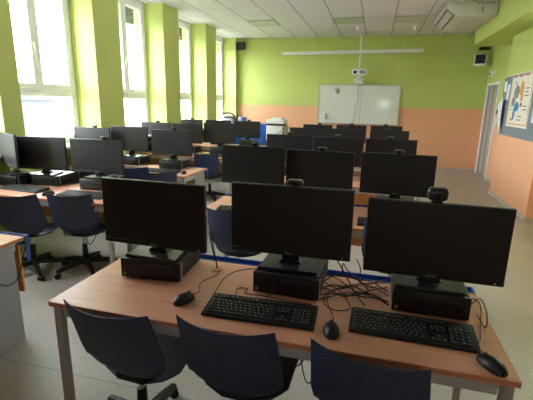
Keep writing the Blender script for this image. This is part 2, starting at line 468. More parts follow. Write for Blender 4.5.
for k in range(4): box(bm, .085, .11, ya-.003, ya+.002, .05+.02*k, .063+.02*k)
obj('sticker', bm, M_PGREY, t)

# projection screen case
t = thing('projection_screen', 'long white rolled up projection screen case hanging above the whiteboard', 'projection screen', (-.70, 9.86, 2.62))
bm = bmesh.new(); bbox(bm, -1.56, 1.56, -.045, .045, .0, .075, .012, 2, M=Matrix.Rotation(-.010, 4, 'Y')); obj('case', bm, M_WHITE, t, True)
for s in (-1, 1):
    bm = bmesh.new(); bbox(bm, s*1.575-.02, s*1.575+.02, -.05, .05, -.005+s*.016, .08+s*.016, .01, 2); obj('end_cap', bm, M_WHITE, t, True)
for x in (-.83, 1.2):
    bm = bmesh.new(); cyl(bm, (x, 0, .07), (x, 0, H-2.62-.002), .006, n=8); obj('hanging_wire', bm, M_WHITE, t)

# projector on its ceiling pole
t = thing('projector', 'small white projector on a ceiling pole above the whiteboard', 'projector', (-.45, 10.0, 2.22))
bm = bmesh.new(); cyl(bm, (0, 0, .08), (-.01, 0, H-2.22-.03), .022); obj('pole', bm, M_WHITE, t, True)
bm = bmesh.new(); bbox(bm, -.08, .06, -.06, .06, H-2.22-.03, H-2.22-.001, .006, 1); obj('ceiling_plate', bm, M_WHITE, t, True)
bm = bmesh.new(); bbox(bm, -.17, .17, -.13, .12, -.06, .08, .025, 3); hs = obj('housing', bm, M_WHITE, t, True)
bm = bmesh.new(); cyl(bm, (-.09, -.145, .0), (-.09, -.125, .0), .035); obj('lens', bm, M_LENS, hs, True)
bx('vent', M_PGREY, hs, .02, .14, -.134, -.128, -.03, .04)
bm = bmesh.new(); bbox(bm, -.04, .05, -.03, .03, -.17, -.06, .008, 1); obj('neck', bm, M_WHITE, t, True)
bm = bmesh.new(); bbox(bm, -.11, .09, .1, .355, -.24, -.13, .01, 2); bbox(bm, -.04, .05, .0, .12, -.17, -.14, .006, 1); obj('wall_box', bm, M_WHITE, t, True)

# whiteboard
t = thing('whiteboard', 'large white whiteboard on the back wall below the projector', 'whiteboard', (-.445, YB-.03, 1.02))
bx('panel', M_WHITEBOARD, t, -.955, .955, -.02, .029, .02, .92)
bm = bmesh.new()
for q in ((-.975, -.955, 0, .94), (.955, .975, 0, .94), (-.955, .955, 0, .02), (-.955, .955, .92, .94)): box(bm, q[0], q[1], -.026, .029, q[2], q[3])
obj('frame', bm, M_ALU, t)
bx('seam_strip', M_GREYPANEL, t, .06, .066, -.0215, -.015, .02, .92)
bx('pen_tray', M_ALU, t, -.6, .6, -.09, -.026, .0, .015)
bm = bmesh.new(); bbox(bm, -.035, .035, -.0, .035, -.06, .06, .008, 2, M=Matrix.Rotation(-.45, 4, 'Y'))
o = obj('board_eraser', bm, M_CABGREY, smooth=True); o.location = (-.97, YB-.0865, 1.815); tag(o, 'tilted grey eraser high on the left half of the whiteboard', 'eraser', 'erasers on the whiteboard')
bm = bmesh.new(); bbox(bm, -.022, .022, 0, .035, -.075, .075, .008, 2)
o = obj('board_eraser', bm, M_CABGREY, smooth=True); o.location = (-1.21, YB-.0865, 1.19); tag(o, 'upright grey eraser low on the left side of the whiteboard', 'eraser', 'erasers on the whiteboard')
bm = bmesh.new(); tube(bm, [(-.45, 10.24, 1.99), (-.46, 10.25, 1.8), (-.44, 10.26, 1.6), (-.50, 10.27, 1.42), (-.49, 10.26, 1.25), (-.53, 10.26, 1.08), (-.55, 10.27, .95)], .006, 6, 5)
tag(obj('hanging_cable', bm, M_GREYCABLE, smooth=True), 'thin grey cable hanging down in front of the whiteboard', 'cable')

# wall loudspeakers
def speaker(loc, rz, front, label, tilt, s=1.0):
    t = thing('loudspeaker', label, 'loudspeaker', loc, rz, 'loudspeakers high in the back corners')
    R = Matrix.Rotation(tilt, 4, 'X')
    bm = bmesh.new(); bbox(bm, -.12*s, .12*s, -.07*s, .08*s, -.115*s, .115*s, .015, 2, M=R); obj('cabinet', bm, front[0], t, True)
    bm = bmesh.new(); bbox(bm, -.098*s, .105*s, -.082*s, -.066*s, -.09*s, .10*s, .006, 1, M=R); obj('grille', bm, M_SPKGR, t, True)
    bm = bmesh.new(); cyl(bm, (0, .04*s, .0), (0, .17*s, .0), .015); bbox(bm, -.04, .04, .15*s, .185, -.05, .05, .004, 1); obj('bracket', bm, M_BLACKPL, t, True)
speaker((2.13, 10.16, 2.50), math.radians(-22), (M_WHITE,), 'white loudspeaker with black grille in the right back corner', -.1)
speaker((-3.43, 10.17, 2.87), math.radians(-8), (M_BLACKPL,), 'black loudspeaker high in the left back corner by the windows', .12, .85)
bm = bmesh.new(); bbox(bm, 2.1, 2.3, 10.2, YB-.001, 2.72, 2.78, .01, 2); tag(obj('wall_shelf_bracket', bm, M_BLACKPL, smooth=True), 'small black bracket above the white loudspeaker on the right', 'bracket')

# emergency light, call point and switch
t = thing('emergency_light', 'small white emergency light on the green wall above the door', 'emergency light', (XR, 9.95, 2.19))
bm = bmesh.new(); bbox(bm, -.05, -.001, -.17, .17, -.05, .05, .008, 2); obj('housing', bm, M_WHITE, t, True)
bx('sign_panel', M_GREENSIGN, t, -.054, -.05, -.03, .12, -.03, .03)
t = thing('call_point', 'small dark red call point on the wall beside the door', 'call point', (XR, 9.17, 1.41))
bm = bmesh.new(); bbox(bm, -.025, -.001, -.03, .03, -.04, .04, .006, 1); obj('housing', bm, M_PRED, t, True)
bx('button', M_DARKPL, t, -.030, -.025, -.02, .02, -.025, .025)
t = thing('light_switch', 'white light switch plate on the orange wall beside the door', 'light switch', (XR, 9.17, 1.19))
bm = bmesh.new(); bbox(bm, -.012, -.001, -.05, .05, -.09, .09, .004, 1); obj('plate', bm, M_WHITE, t, True)
for z in (-.045, .045): bx('rocker', M_CREAM, t, -.018, -.012, -.03, .03, z-.03, z+.03)

# notice board on the near part of the right wall
t = thing('notice_board', 'grey felt notice board on the right wall', 'notice board', (XN, 6.83, 1.52))
bx('felt_panel', M_FELT, t, -.02, -.001, -.87, .89, -.45, .45)
bm = bmesh.new()
for q in ((-.885, -.87, -.465, .465), (.89, .905, -.465, .465), (-.87, .89, -.465, -.45), (-.87, .89, .45, .465)): box(bm, -.026, -.001, *q)
obj('frame', bm, M_ALU, t)
XP = XN-.0215
t = thing('wall_poster', 'large cream poster with orange and blue figures on the notice board', 'poster', (XP, 6.86, 1.57))
bx('sheet', M_CREAM, t, -.003, 0, -.47, .47, -.36, .43)
bm = bmesh.new()
for q in ((-.44, .44, -.325, -.31), (.425, .44, -.31, .36), (-.44, -.425, -.31, .36)): box(bm, -.0045, -.0028, *q)
obj('orange_border', bm, M_PORANGE, t)
bm = bmesh.new()
for k in range(13):
    if k % 4 != 3: box(bm, -.0045, -.0028, .42-.066*k-.045, .42-.066*k, .375, .412)
obj('red_heading', bm, M_PRED, t)
def blob(bm, cy, cz, ry, rz, n=14, x=-.0045):
    pts = [(cy+ry*math.cos(2*PI*i/n)*(1+.12*math.sin(3*i)), cz+rz*math.sin(2*PI*i/n)*(1+.1*math.cos(2*i))) for i in range(n)]
    prism(bm, pts, 'x', x, -.0028)
bm = bmesh.new(); blob(bm, .16, .16, .12, .10); blob(bm, .26, .02, .09, .07); obj('grey_drawing', bm, M_PGREY, t)
bm = bmesh.new(); blob(bm, -.05, .20, .085, .11); blob(bm, -.09, .09, .05, .08, x=-.005); obj('orange_drawing', bm, M_PORANGE, t)
bm = bmesh.new(); blob(bm, .08, -.06, .10, .07, x=-.005); blob(bm, .17, -.16, .045, .10, x=-.005); obj('blue_drawing', bm, M_PBLUE, t)
bm = bmesh.new(); blob(bm, .25, -.25, .04, .02); blob(bm, -.1, -.03, .04, .03, x=-.0054); obj('red_drawing', bm, M_PRED, t)
bm = bmesh.new()
for (a, b, c) in ((.3, .2, .3), (.3, .22, .27), (-.2, -.36, .2), (-.2, -.33, .15), (-.2, -.36, .1), (-.18, -.34, -.05), (-.18, -.36, -.1), (-.02, -.2, -.2), (-.02, -.16, -.25), (.36, .3, -.05), (.37, .31, -.1)):
    box(bm, -.0048, -.0028, min(a, b), max(a, b), c-.006, c+.006)
obj('printed_lines', bm, M_INK, t)
def paper(cy, cz, pts, label, x=XP, lean=.0):
    bm = bmesh.new(); prism(bm, pts, 'x', -.0028, -.0004)
    for v in bm.verts: v.co.x -= abs(v.co.z)*lean
    o = obj('paper_sheet', bm, M_PAPER); o.location = (x, cy, cz)
    tag(o, label, 'paper', 'papers pinned on the notice board')
paper(7.64, 1.83, [(-.07, -.09), (.07, -.07), (.07, .09), (-.06, .08)], 'small white paper pinned at the top left corner of the notice board')
paper(7.46, 1.74, [(-.07, .13), (.06, .11), (.09, -.12), (-.04, -.13)], 'white paper strip pinned between the small paper and the poster')
paper(7.60, 1.38, [(-.10, .28), (.20, .15), (.08, -.14), (-.13, -.27)], 'large slanted white paper hanging from the left part of the notice board', x=XP-.012, lean=.14)
paper(7.67, 1.16, [(-.04, .12), (.03, .12), (.03, -.11), (-.02, -.11)], 'narrow pale paper strip at the bottom left corner of the notice board')
paper(6.13, 1.5, [(-.12, .2), (.12, .2), (.12, -.2), (-.12, -.2)], 'white paper right of the large poster on the notice board')

# ------------------------------------------------------------------ far corner furniture
bm = bmesh.new()
t = thing('low_cabinet', 'bright blue low cabinet at the back beside the printer', 'cabinet', (-2.98, 9.15, 0))
bm = bmesh.new(); bbox(bm, -.42, .5, -.02, .4, .0, 1.0, .006, 1); obj('body', bm, M_BLUECAB, t, True)
for s in (-.40, .045):
    bm = bmesh.new(); bbox(bm, s, s+.43, -.036, -.02, .06, .97, .004, 1); dr = obj('door', bm, M_BLUECAB, t, True)
    bx('handle', M_STEEL, dr, s+.36, s+.37, -.05, -.036, .6, .72)
# printer and its stand
t = thing('printer_stand', 'dark pedestal cabinet under the white printer', 'cabinet', (-2.165, 9.1, 0))
bm = bmesh.new(); bbox(bm, -.23, .24, -.2, .25, .05, .66, .006, 1); obj('body', bm, M_DARKPL, t, True)
bx('plinth', M_BLACKPL, t, -.21, .22, -.18, .23, 0, .05)
for z in (.08, .37):
    bm = bmesh.new(); bbox(bm, -.21, .22, -.215, -.2, z, z+.26, .004, 1); dr = obj('drawer', bm, M_DARKPL, t, True)
    bx('handle', M_STEEL, dr, -.06, .07, -.23, -.215, z+.19, z+.205)
t = thing('printer', 'white office printer standing before the orange back wall', 'printer', (-2.165, 9.1, .661))
bm = bmesh.new(); bbox(bm, -.22, .15, -.2, .2, 0, .33, .01, 2); obj('body', bm, M_WHITE, t, True)
bm = bmesh.new(); bbox(bm, .15, .22, -.19, .2, 0, .33, .01, 2); obj('side_panel', bm, M_TAN, t, True)
bx('output_slot', M_DARKPL, t, -.2, .17, -.19, .19, .33, .375)
bm = bmesh.new(); bbox(bm, -.22, .19, -.2, .2, .375, .46, .012, 2); prism(bm, [(-.16, .455), (.13, .455), (.12, .50), (-.10, .50)], 'y', -.14, .16); obj('scanner_lid', bm, M_WHITE, t, True)
bm = bmesh.new()
for z in (.04, .14, .24): bbox(bm, .17, .20, -.197, -.188, z, z+.06, .003, 1)
obj('button_panel', bm, M_DARKPL, t, True)
bm = bmesh.new(); tube(bm, [(-.12, -.21, .08), (-.02, -.21, .1), (.1, -.21, .2), (.15, -.21, .21)], .004, 5, 4); obj('cable', bm, M_CABLE, t)
# machine near the last window
t = thing('side_cabinet', 'grey side cabinet by the last window', 'cabinet', (-3.3, 9.85, 0))
bm = bmesh.new(); bbox(bm, -.45, .2, -.2, .28, 0, .93, .006, 1); obj('body', bm, M_CABGREY, t, True)
bm = bmesh.new(); bbox(bm, -.44, .19, -.215, -.2, .05, .9, .004, 1); obj('door', bm, M_CABGREY, t, True)
t = thing('workshop_machine', 'grey and black machine with curved arms by the last window', 'machine', (-3.36, 9.8, .936))
bm = bmesh.new(); bbox(bm, -.42, -.12, -.12, .14, 0, .22, .01, 2); obj('housing', bm, M_CABGREY, t, True)
bm = bmesh.new(); bbox(bm, .03, .19, -.12, .14, .0, .2, .01, 2); obj('control_box', bm, M_CABGREY, t, True)
bm = bmesh.new(); bbox(bm, .13, .2, -.135, -.12, .02, .2, .004, 1); obj('dark_panel', bm, M_BLUE, t, True)
for k in range(2):
    bm = bmesh.new(); tube(bm, [(-.36+.03*k, -.14, .27-.09*k), (-.2, -.14, .29-.1*k), (-.06, -.14, .22-.06*k), (-.04+.03*k, -.13, .022)], .02, 8, 6); obj('curved_arm', bm, M_BLACKPL, t, True)
bm = bmesh.new(); cyl(bm, (-.0, -.1, 0), (-.0, -.1, .25), .022); obj('column', bm, M_BLACKPL, t, True)

# ------------------------------------------------------------------ desks
ZT = .665
D = 1.461
def desk(x0, x1, y0, label, group, end_panel=False, depth=.624):
    L = x1-x0
    t = thing('computer_desk', label, 'desk', (x0, y0, 0), 0, group)
    bm = bmesh.new(); bbox(bm, 0, L, 0, depth, ZT-.024, ZT, .003, 1)
    o = obj('tabletop', bm, M_BEECH, t, True, (M_EDGE,))
    for p in o.data.polygons:
        if abs(p.normal.z) < .7: p.material_index = 1
    rails = [(.058, L-.058, .02, .045), (.058, L-.058, depth-.06, depth-.035)]+[(xx, xx+.04, .058, depth-.058) for xx in (.012, L-.052)]
    for q in rails: bx('frame_rail', M_GREYFR, t, *q, ZT-.074, ZT-.0245, r=.002)
    for xx in (.012, L-.047):
        for yy in (.012, depth-.047):
            if end_panel and xx > .1 and yy > .1: continue
            bm = bmesh.new(); bbox(bm, xx, xx+.035, yy, yy+.035, .012, ZT-.0245, .003, 1)
            lg = obj('leg', bm, M_GREYFR, t, True)
            bx('foot', M_BLACKPL, lg, xx+.003, xx+.032, yy+.003, yy+.032, 0, .012)
    if end_panel:
        bm = bmesh.new(); bbox(bm, L-.06, L-.005, .28, .55, 0.0, ZT-.0245, .004, 1); obj('end_panel', bm, M_GREYPANEL, t, True)
    if end_panel: bx('modesty_board', M_MODESTY, t, .06, L-.035, depth-.018, depth-.004, .30, .608)
    else: bx('modesty_board', M_MODESTY, t, .06, L-.062, depth-.03, depth-.012, .33, .63)
    # blue cable channel along the rear edge
    bm = bmesh.new()
    cw = .036 if end_panel else .070
    prism(bm, [(depth+.003, .61), (depth+cw, .61), (depth+cw, .666), (depth+cw-.006, .666), (depth+cw-.006, .615), (depth+.009, .615), (depth+.009, .666), (depth+.003, .666)], 'x', 0, L)
    ch = obj('cable_channel', bm, M_BLUE, t)
    for xx in (.0, L-.006): bx('channel_end', M_BLUE, ch, xx, xx+.006, depth+.009, depth+cw-.006, .5 if end_panel else .615, .666)
    return t
Y0 = 1.246
CX0, CX1 = -1.272, .508
ORD = ['front', 'second', 'third', 'fourth', 'fifth']
for i in range(5):
    desk(CX0, CX1, Y0+D*i, 'beech computer desk, %s row of the middle block, under three monitors' % ORD[i], 'middle block computer desks')
LY = [Y0, Y0+D, 4.07, 5.63, 7.09]
LX0 = [-3.5, -3.54, -3.84, -3.84, -3.84]
for i in range(5):
    lab = ('beech desk end with grey panel at the left edge of the photo' if i == 0 else
           'beech topped computer desk by the windows, %s row of the left block' % ORD[i])
    desk(LX0[i], -2.03, LY[i], lab, 'window side computer desks', True)

# ------------------------------------------------------------------ devices (prototypes, built at origin)
def make_monitor(zb, h=.316, w=.54, base_z=.765):
    """origin: centre of the screen front at the level of the case top"""
    t = thing('monitor', 'x', 'monitor')
    z0 = zb-base_z; z1 = z0+h
    bm = bmesh.new(); bbox(bm, -w/2, w/2, 0, .022, z0, z1, .004, 2)
    b2 = bmesh.new(); bbox(b2, -w*.33, w*.33, .018, .048, z0+.05, z1-.06, .012, 2); merge(bm, b2)
    obj('housing', bm, M_BEZEL, t, True)
    bx('screen', M_SCREEN, t, -w/2+.006, w/2-.006, -.0012, .001, z0+.022, z1-.006)
    bm = bmesh.new(); bbox(bm, -w/2+.001, w/2-.001, -.003, .002, z0, z0+.02, .002, 1)
    ch = obj('chin_bar', bm, M_BLACKPL, t, True)
    bm = bmesh.new()
    for k in range(4): box(bm, -.019+.010*k, -.012+.010*k, -.0042, -.0028, z0+.007, z0+.014)
    obj('logo', bm, M_PGREY, ch)
    bx('power_light', M_LED, ch, w/2-.036, w/2-.032, -.0042, -.0028, z0+.008, z0+.012)
    bm = bmesh.new(); bbox(bm, -.04, .04, .046, .062, .012, z0+.15, .005, 2)
    prism(bm, [(-.055, .012), (.055, .012), (.04, .03), (-.04, .03)], 'y', .035, .085)
    obj('neck', bm, M_BLACKPL, t, True)
    bm = bmesh.new()
    def fn(u, v):
        x = (u-.5)*(.265-.06*v); y = -.035+.20*v; z = .0065+.006*math.sin(PI*v)*.4
        return Vector((x, y, z)), Vector((0, 0, 1))
    grid_shell(bm, fn, 6, 6, .012)
    bs = obj('base_plate', bm, M_CASETOP, t, True)
    return t

def make_pc():
    """origin: centre of the front bottom edge, body extends to +y"""
    t = thing('desktop_computer', 'x', 'computer')
    w, d, h = .296, .305, .1
    bm = bmesh.new(); bbox(bm, -w/2+.002, w/2-.002, .02, d, .006, h-.001, .004, 2); obj('body', bm, M_CASE, t, True)
    bm = bmesh.new(); bbox(bm, -w/2, w/2, 0, .021, .004, h, .005, 2); fp = obj('front_panel', bm, M_BLACKPL, t, True)
    bx('badge', M_PGREY, fp, -w/2+.012, -w/2+.024, -.0015, .001, .015, .03)
    bx('optical_drive', M_DARKPL, fp, -.02, .115, -.0012, .001, .07, .083)
    bm = bmesh.new(); cyl(bm, (.13, -.002, .05), (.13, .001, .05), .006); obj('power_button', bm, M_DARKPL, fp, True)
    bm = bmesh.new()
    for k in range(3): box(bm, .1, .112, -.0012, .001, .02+.014*k, .028+.014*k)
    obj('usb_ports', bm, M_LENS, fp)
    bx('steel_trim', M_STEEL, t, w/2-.001, w/2+.0015, .022, .036, .01, h-.006)
    bx('lid', M_CASETOP, t, -w/2+.006, w/2-.006, .03, d-.008, h-.001, h+.0005)
    for sx in (-1, 1):
        for yy in (.03, d-.03):
            bm = bmesh.new(); cyl(bm, (sx*.12, yy, 0), (sx*.12, yy, .007), .01); obj('foot', bm, M_BLACKPL, t)
    return t

def make_keyboard(legend=True):
    t = thing('keyboard', 'x', 'keyboard')
    w, d = .452, .16
    bm = bmesh.new()
    prism(bm, [(-d/2, 0), (d/2, 0), (d/2, .024), (d/2-.012, .028), (-d/2+.006, .013), (-d/2, .010)], 'x', -w/2, w/2)
    bmesh.ops.bevel(bm, geom=bm.edges[:], offset=.003, segments=2, affect='EDGES')
    obj('body', bm, M_BLACKPL, t, True)
    def kz(y): return .013+(y+d/2)*(.015/(d-.012))
    def block(name, rows):
        bm = bmesh.new(); lg = bmesh.new()
        for (y, keys) in rows:
            for (x, kw) in keys:
                z = kz(y)
                vs = box(bm, x+.0012, x+kw-.0012, y-.0078, y+.0078, z-.003, z+.005)
                top = [v for v in vs if v.co.z > z]
                cx = x+kw/2
                for v in top: v.co.x = cx+(v.co.x-cx)*(1-.004/kw); v.co.y = y+(v.co.y-y)*.78
                if legend: box(lg, x+.0055, x+.0095, y-.0005, y+.0035, z+.005, z+.0052)
        o = obj(name, bm, M_KEY, t)
        if legend: obj('key_legends', lg, M_LEGEND, o)
        else: lg.free()
    P = .0187; x0 = -w/2+.012
    ys = [-.058, -.0395, -.021, -.0025, .016, .045]
    main = [(ys[0], [(x0, P*1.4), (x0+P*1.4, P*1.2), (x0+P*2.6, P*1.2), (x0+P*3.8, P*5.6), (x0+P*9.4, P*1.2), (x0+P*10.6, P*1.2), (x0+P*11.8, P*1.2), (x0+P*13, P*1.6)]),
            (ys[1], [(x0, P*2.1)]+[(x0+P*(2.1+k), P) for k in range(10)]+[(x0+P*12.1, P*2.5)]),
            (ys[2], [(x0, P*1.8)]+[(x0+P*(1.8+k), P) for k in range(11)]+[(x0+P*12.8, P*1.8)]),
            (ys[3], [(x0, P*1.5)]+[(x0+P*(1.5+k), P) for k in range(12)]+[(x0+P*13.5, P*1.1)]),
            (ys[4], [(x0+P*k, P) for k in range(13)]+[(x0+P*13, P*1.6)])]
    block('letter_keys', main)
    fr = [(x0, P)]+[(x0+P*(2+k+(.55 if k >= 4 else 0)+(.55 if k >= 8 else 0)), P) for k in range(12)]
    block('function_keys', [(ys[5], [(a, b*.95) for a, b in fr])])
    nx = x0+P*15.0
    block('navigation_keys', [(ys[3], [(nx+P*k, P) for k in range(3)]), (ys[4], [(nx+P*k, P) for k in range(3)]), (ys[5], [(nx+P*k, P) for k in range(3)])])
    block('arrow_keys', [(ys[0], [(nx+P*k, P) for k in range(3)]), (ys[1], [(nx+P, P)])])
    qx = nx+P*3.4
    block('number_pad', [(ys[0], [(qx, P*2), (qx+2*P, P), (qx+3*P, P)])]+[(ys[j], [(qx+P*k, P) for k in range(4)]) for j in (1, 2, 3, 4)])
    return t

def make_mouse():
    t = thing('computer_mouse', 'x', 'mouse')
    L, W, Hh = .108, .060, .034
    bm = bmesh.new(); N, R = 14, 16; rings = []
    for i in range(N+1):
        a = PI*i/N; y = -L/2*math.cos(a)
        s = math.sin(a)**.7 if 0 < i < N else .02
        wy = W/2*s*(1-.10*math.cos(a*2)*.3); hz = Hh*(math.sin(a)**.8 if 0 < i < N else .02)*(1.0-.22*(y/L))
        rings.append([bm.verts.new((wy*math.cos(PI*k/R), y, .002+max(0, hz*math.sin(PI*k/R)))) for k in range(R+1)])
    for A, B in zip(rings, rings[1:]):
        for k in range(R): bm.faces.new((A[k], A[k+1], B[k+1], B[k]))
        bm.faces.new((A[R], A[0], B[0], B[R]))
    bm.faces.new(rings[0]); bm.faces.new(list(reversed(rings[-1])))
    obj('shell', bm, M_BLACKPL, t, True)
    bx('button_gap', M_LENS, t, -.0008, .0008, .012, .046, .0285, .0312, M=None)
    bm = bmesh.new(); cyl(bm, (-.004, .028, .027), (.004, .028, .027), .0085); obj('scroll_wheel', bm, M_DARKPL, t, True)
    bm = bmesh.new(); bbox(bm, -.02, .02, -.035, .035, 0, .003, .001, 1); obj('glide_base', bm, M_DARKPL, t, True)
    return t

def make_webcam():
    """origin on the monitor's top edge at its front"""
    t = thing('webcam', 'x', 'webcam')
    bm = bmesh.new(); bbox(bm, -.038, .038, -.016, .022, .010, .052, .014, 3); obj('body', bm, M_WEBCAM, t, True)
    bm = bmesh.new(); bbox(bm, -.030, .030, -.010, .018, .0485, .0535, .002, 1); obj('top_rim', bm, M_RIM, t, True)
    bm = bmesh.new(); cyl(bm, (0, -.0195, .027), (0, -.014, .027), .011); obj('lens', bm, M_LENS, t, True)
    bm = bmesh.new(); bbox(bm, -.02, .02, -.008, .03, .0004, .012, .003, 1); bbox(bm, -.018, .018, .0235, .03, -.05, .004, .003, 1); obj('clip', bm, M_BLACKPL, t, True)
    return t

def make_chair():
    """origin on the floor under the middle of the backrest top; the seat lies towards +y"""
    t = thing('swivel_chair', 'x', 'chair')
    # backrest: a bowed shell with raised corners, narrowing to a rounded heel
    def back(u, v):
        s = 2*u-1
        z = .322+(.729-.322)*v
        if v < .40:
            q = v/.40; hw = .05+.147*math.sin(q*PI/2)**.75
        else: hw = .202-.028*(v-.40)
        x = s*hw
        lean = .16*(1-v)
        y = lean+.042*s*s*(hw/.19)**2*(.5+.5*v)
        if v > .3: z += .016*s*s*(v-.3)/.7
        if v < .3: z += .018*s*s
        y += .03*max(0, .2-v)/.2
        return Vector((x, y, z)), Vector((-.25*s, -1, .3)).normalized()
    bm = bmesh.new(); grid_shell(bm, back, 16, 16, .008)
    obj('backrest', bm, M_CHAIR, t, True)
    def seat(u, v):
        s = 2*u-1
        y = .165+.34*v
        hw = .075+.125*min(1, (v/.22))**.55 if v < .22 else .20
        if v > .85: hw = .20-.045*((v-.85)/.15)**2
        z = .342+.03*min(1, v/.25)-.02*max(0, (v-.75)/.25)**2+.016*s*s*min(1, v*3)
        return Vector((s*hw, y, z)), Vector((0, 0, 1))
    bm = bmesh.new(); grid_shell(bm, seat, 14, 14, .009)
    obj('seat', bm, M_SEATPAD, t, True)
    cy = .235
    bm = bmesh.new(); bbox(bm, -.07, .07, cy-.08, cy+.08, .335, .372, .008, 2); tube(bm, [(.05, cy, .36), (.13, cy+.01, .355), (.17, cy+.01, .35)], .006, 8, 3); obj('tilt_mechanism', bm, M_BLACKPL, t, True)
    bm = bmesh.new(); cyl(bm, (0, cy, .20), (0, cy, .337), .014); obj('gas_lift', bm, M_STEEL, t, True)
    bm = bmesh.new(); cyl(bm, (0, cy, .075), (0, cy, .25), .026, .022); obj('lift_cover', bm, M_BLACKPL, t, True)
    bm = bmesh.new(); cyl(bm, (0, cy, .07), (0, cy, .125), .045, .038); obj('base_hub', bm, M_BLACKPL, t, True)
    for k in range(5):
        a = 2*PI*k/5+PI/10
        R = Matrix.Translation((0, cy, 0)) @ Matrix.Rotation(a, 4, 'Z')
        bm = bmesh.new()
        pr_ = [(.03, .075, .115, .024), (.10, .07, .112, .022), (.18, .06, .098, .019), (.265, .05, .075, .016)]
        rings = []
        for (rx, za, zb, hw) in pr_:
            rings.append([bm.verts.new(R @ Vector(p)) for p in ((rx, -hw, za), (rx, hw, za), (rx, hw*.7, zb), (rx, -hw*.7, zb))])
        for A, B in zip(rings, rings[1:]):
            for q in range(4): bm.faces.new((A[q], A[(q+1) % 4], B[(q+1) % 4], B[q]))
        bm.faces.new(rings[0]); bm.faces.new(rings[-1])
        obj('base_leg', bm, M_BLACKPL, t, True)
        bm = bmesh.new()
        c = R @ Vector((.26, 0, .022)); dv = (R.to_3x3() @ Vector((math.cos(.7), math.sin(.7), 0)))
        for s in (-1, 1): cyl(bm, c+dv*s*.006, c+dv*s*.020, .022, n=14)
        cyl(bm, c, c+Vector((0, 0, .03)), .008, n=8)
        obj('caster', bm, M_BLACKPL, t, True)
    return t

used = {}
def place(kind, maker, loc, rz, label, group):
    if kind not in used:
        r = maker(); used[kind] = r; r.location = loc; r.rotation_euler = (0, 0, rz); r['label'] = label; r['group'] = group; return r
    return dup(used[kind], loc, rz, label, group)

# monitors: (block, row, column, x, y, rz, bottom z, webcam x or None)
MON = [
 ('M', 0, 0, -.971, 1.598, -.028, .817, None), ('M', 0, 1, -.327, 1.653, .026, .831, -.31), ('M', 0, 2, .269, 1.640, -.019, .809, .259),
 ('M', 1, 0, -.95, 3.13, .0, .83, -.93), ('M', 1, 1, -.403, 3.16, -.02, .817, -.385), ('M', 1, 2, .191, 3.145, -.058, .824, .192),
 ('M', 2, 0, -.945, 4.57, .0, .822, -.936), ('M', 2, 1, -.377, 4.49, .016, .822, -.383), ('M', 2, 2, .187, 4.575, .0, .818, .171),
 ('M', 3, 0, -.98, 6.05, .0, .822, None), ('M', 3, 1, -.40, 6.05, .01, .828, -.40), ('M', 3, 2, .211, 6.04, .0, .826, .2),
 ('M', 4, 0, -1.015, 7.46, .0, .804, -.98), ('M', 4, 1, -.41, 7.5, .0, .81, -.40), ('M', 4, 2, .202, 7.5, .0, .817, .191),
 ('L', 1, 0, -3.25, 3.17, .10, .822, None), ('L', 1, 1, -3.088, 3.15, .085, .819, None), ('L', 1, 2, -2.486, 3.178, .059, .818, -2.384),
 ('L', 2, 0, -3.54, 4.47, .0, .822, -3.487), ('L', 2, 1, -3.077, 4.60, .015, .845, None), ('L', 2, 2, -2.415, 4.50, .05, .829, -2.381),
 ('L', 3, 0, -3.52, 6.04, .0, .826, -3.48), ('L', 3, 1, -2.97, 6.05, .0, .822, -2.955), ('L', 3, 2, -2.42, 6.10, -.016, .844, None),
 ('L', 4, 0, -3.60, 7.51, .0, .822, -3.557), ('L', 4, 1, -3.0, 7.51, .0, .822, None), ('L', 4, 2, -2.40, 7.51, .0, .822, -2.358)]
BL = {'M': 'middle block', 'L': 'left block by the windows'}
PB = {'M': 'middle', 'L': 'window'}
PO = ['left', 'middle', 'right']
def where(b, i, c):
    return 'on the %s desk in row %s of the %s' % (PO[c], ['one', 'two', 'three', 'four', 'five'][i], {'M': 'middle block', 'L': 'window block'}[b])
def where(b, i, c):
    blk = {'M': 'middle block', 'L': 'window block'}[b]
    return '%s %s row, %s of three' % (ORD[i], {'M': 'middle', 'L': 'window'}[b], ['leftmost', 'middle', 'rightmost'][c])
protoM = None
for (b, i, c, x, y, rz, zb, wx) in MON:
    if (b, i, c) == ('L', 1, 0):      # tucked behind its neighbour beside the pillar
        x, y, rz = -3.42, 3.045, .42
        x, y, rz, zb = -3.41, 3.08, -.5, .846
    dy = .0
    z = zb-.822                        # small height adjustment of the stand
    lab = 'black widescreen monitor, %s' % where(b, i, c)
    o = place('mon', lambda: make_monitor(.822), (x, y, .7665), rz, lab, 'black monitors on the %s desks' % PB[b])
    # raise or lower the head on its stand
    for ch in o.children:
        if ch.name.split('.')[0] in ('housing', 'screen', 'chin_bar'): ch.location.z = z
    if (b, i, c) == ('L', 1, 0): continue
    if wx is not None:
        ztop = .822+z+.316
        wb = place('cam', make_webcam, (wx, y+.0-(x-wx)*math.tan(rz), ztop), rz, 'black webcam on top of a monitor, %s' % where(b, i, c), 'webcams on monitors')
        if (b, i, c) == ('M', 0, 2): wb.scale = (1.0, 1, 1.2)
        if (b, i, c) == ('M', 0, 1): wb.scale = (.95, 1, .6)

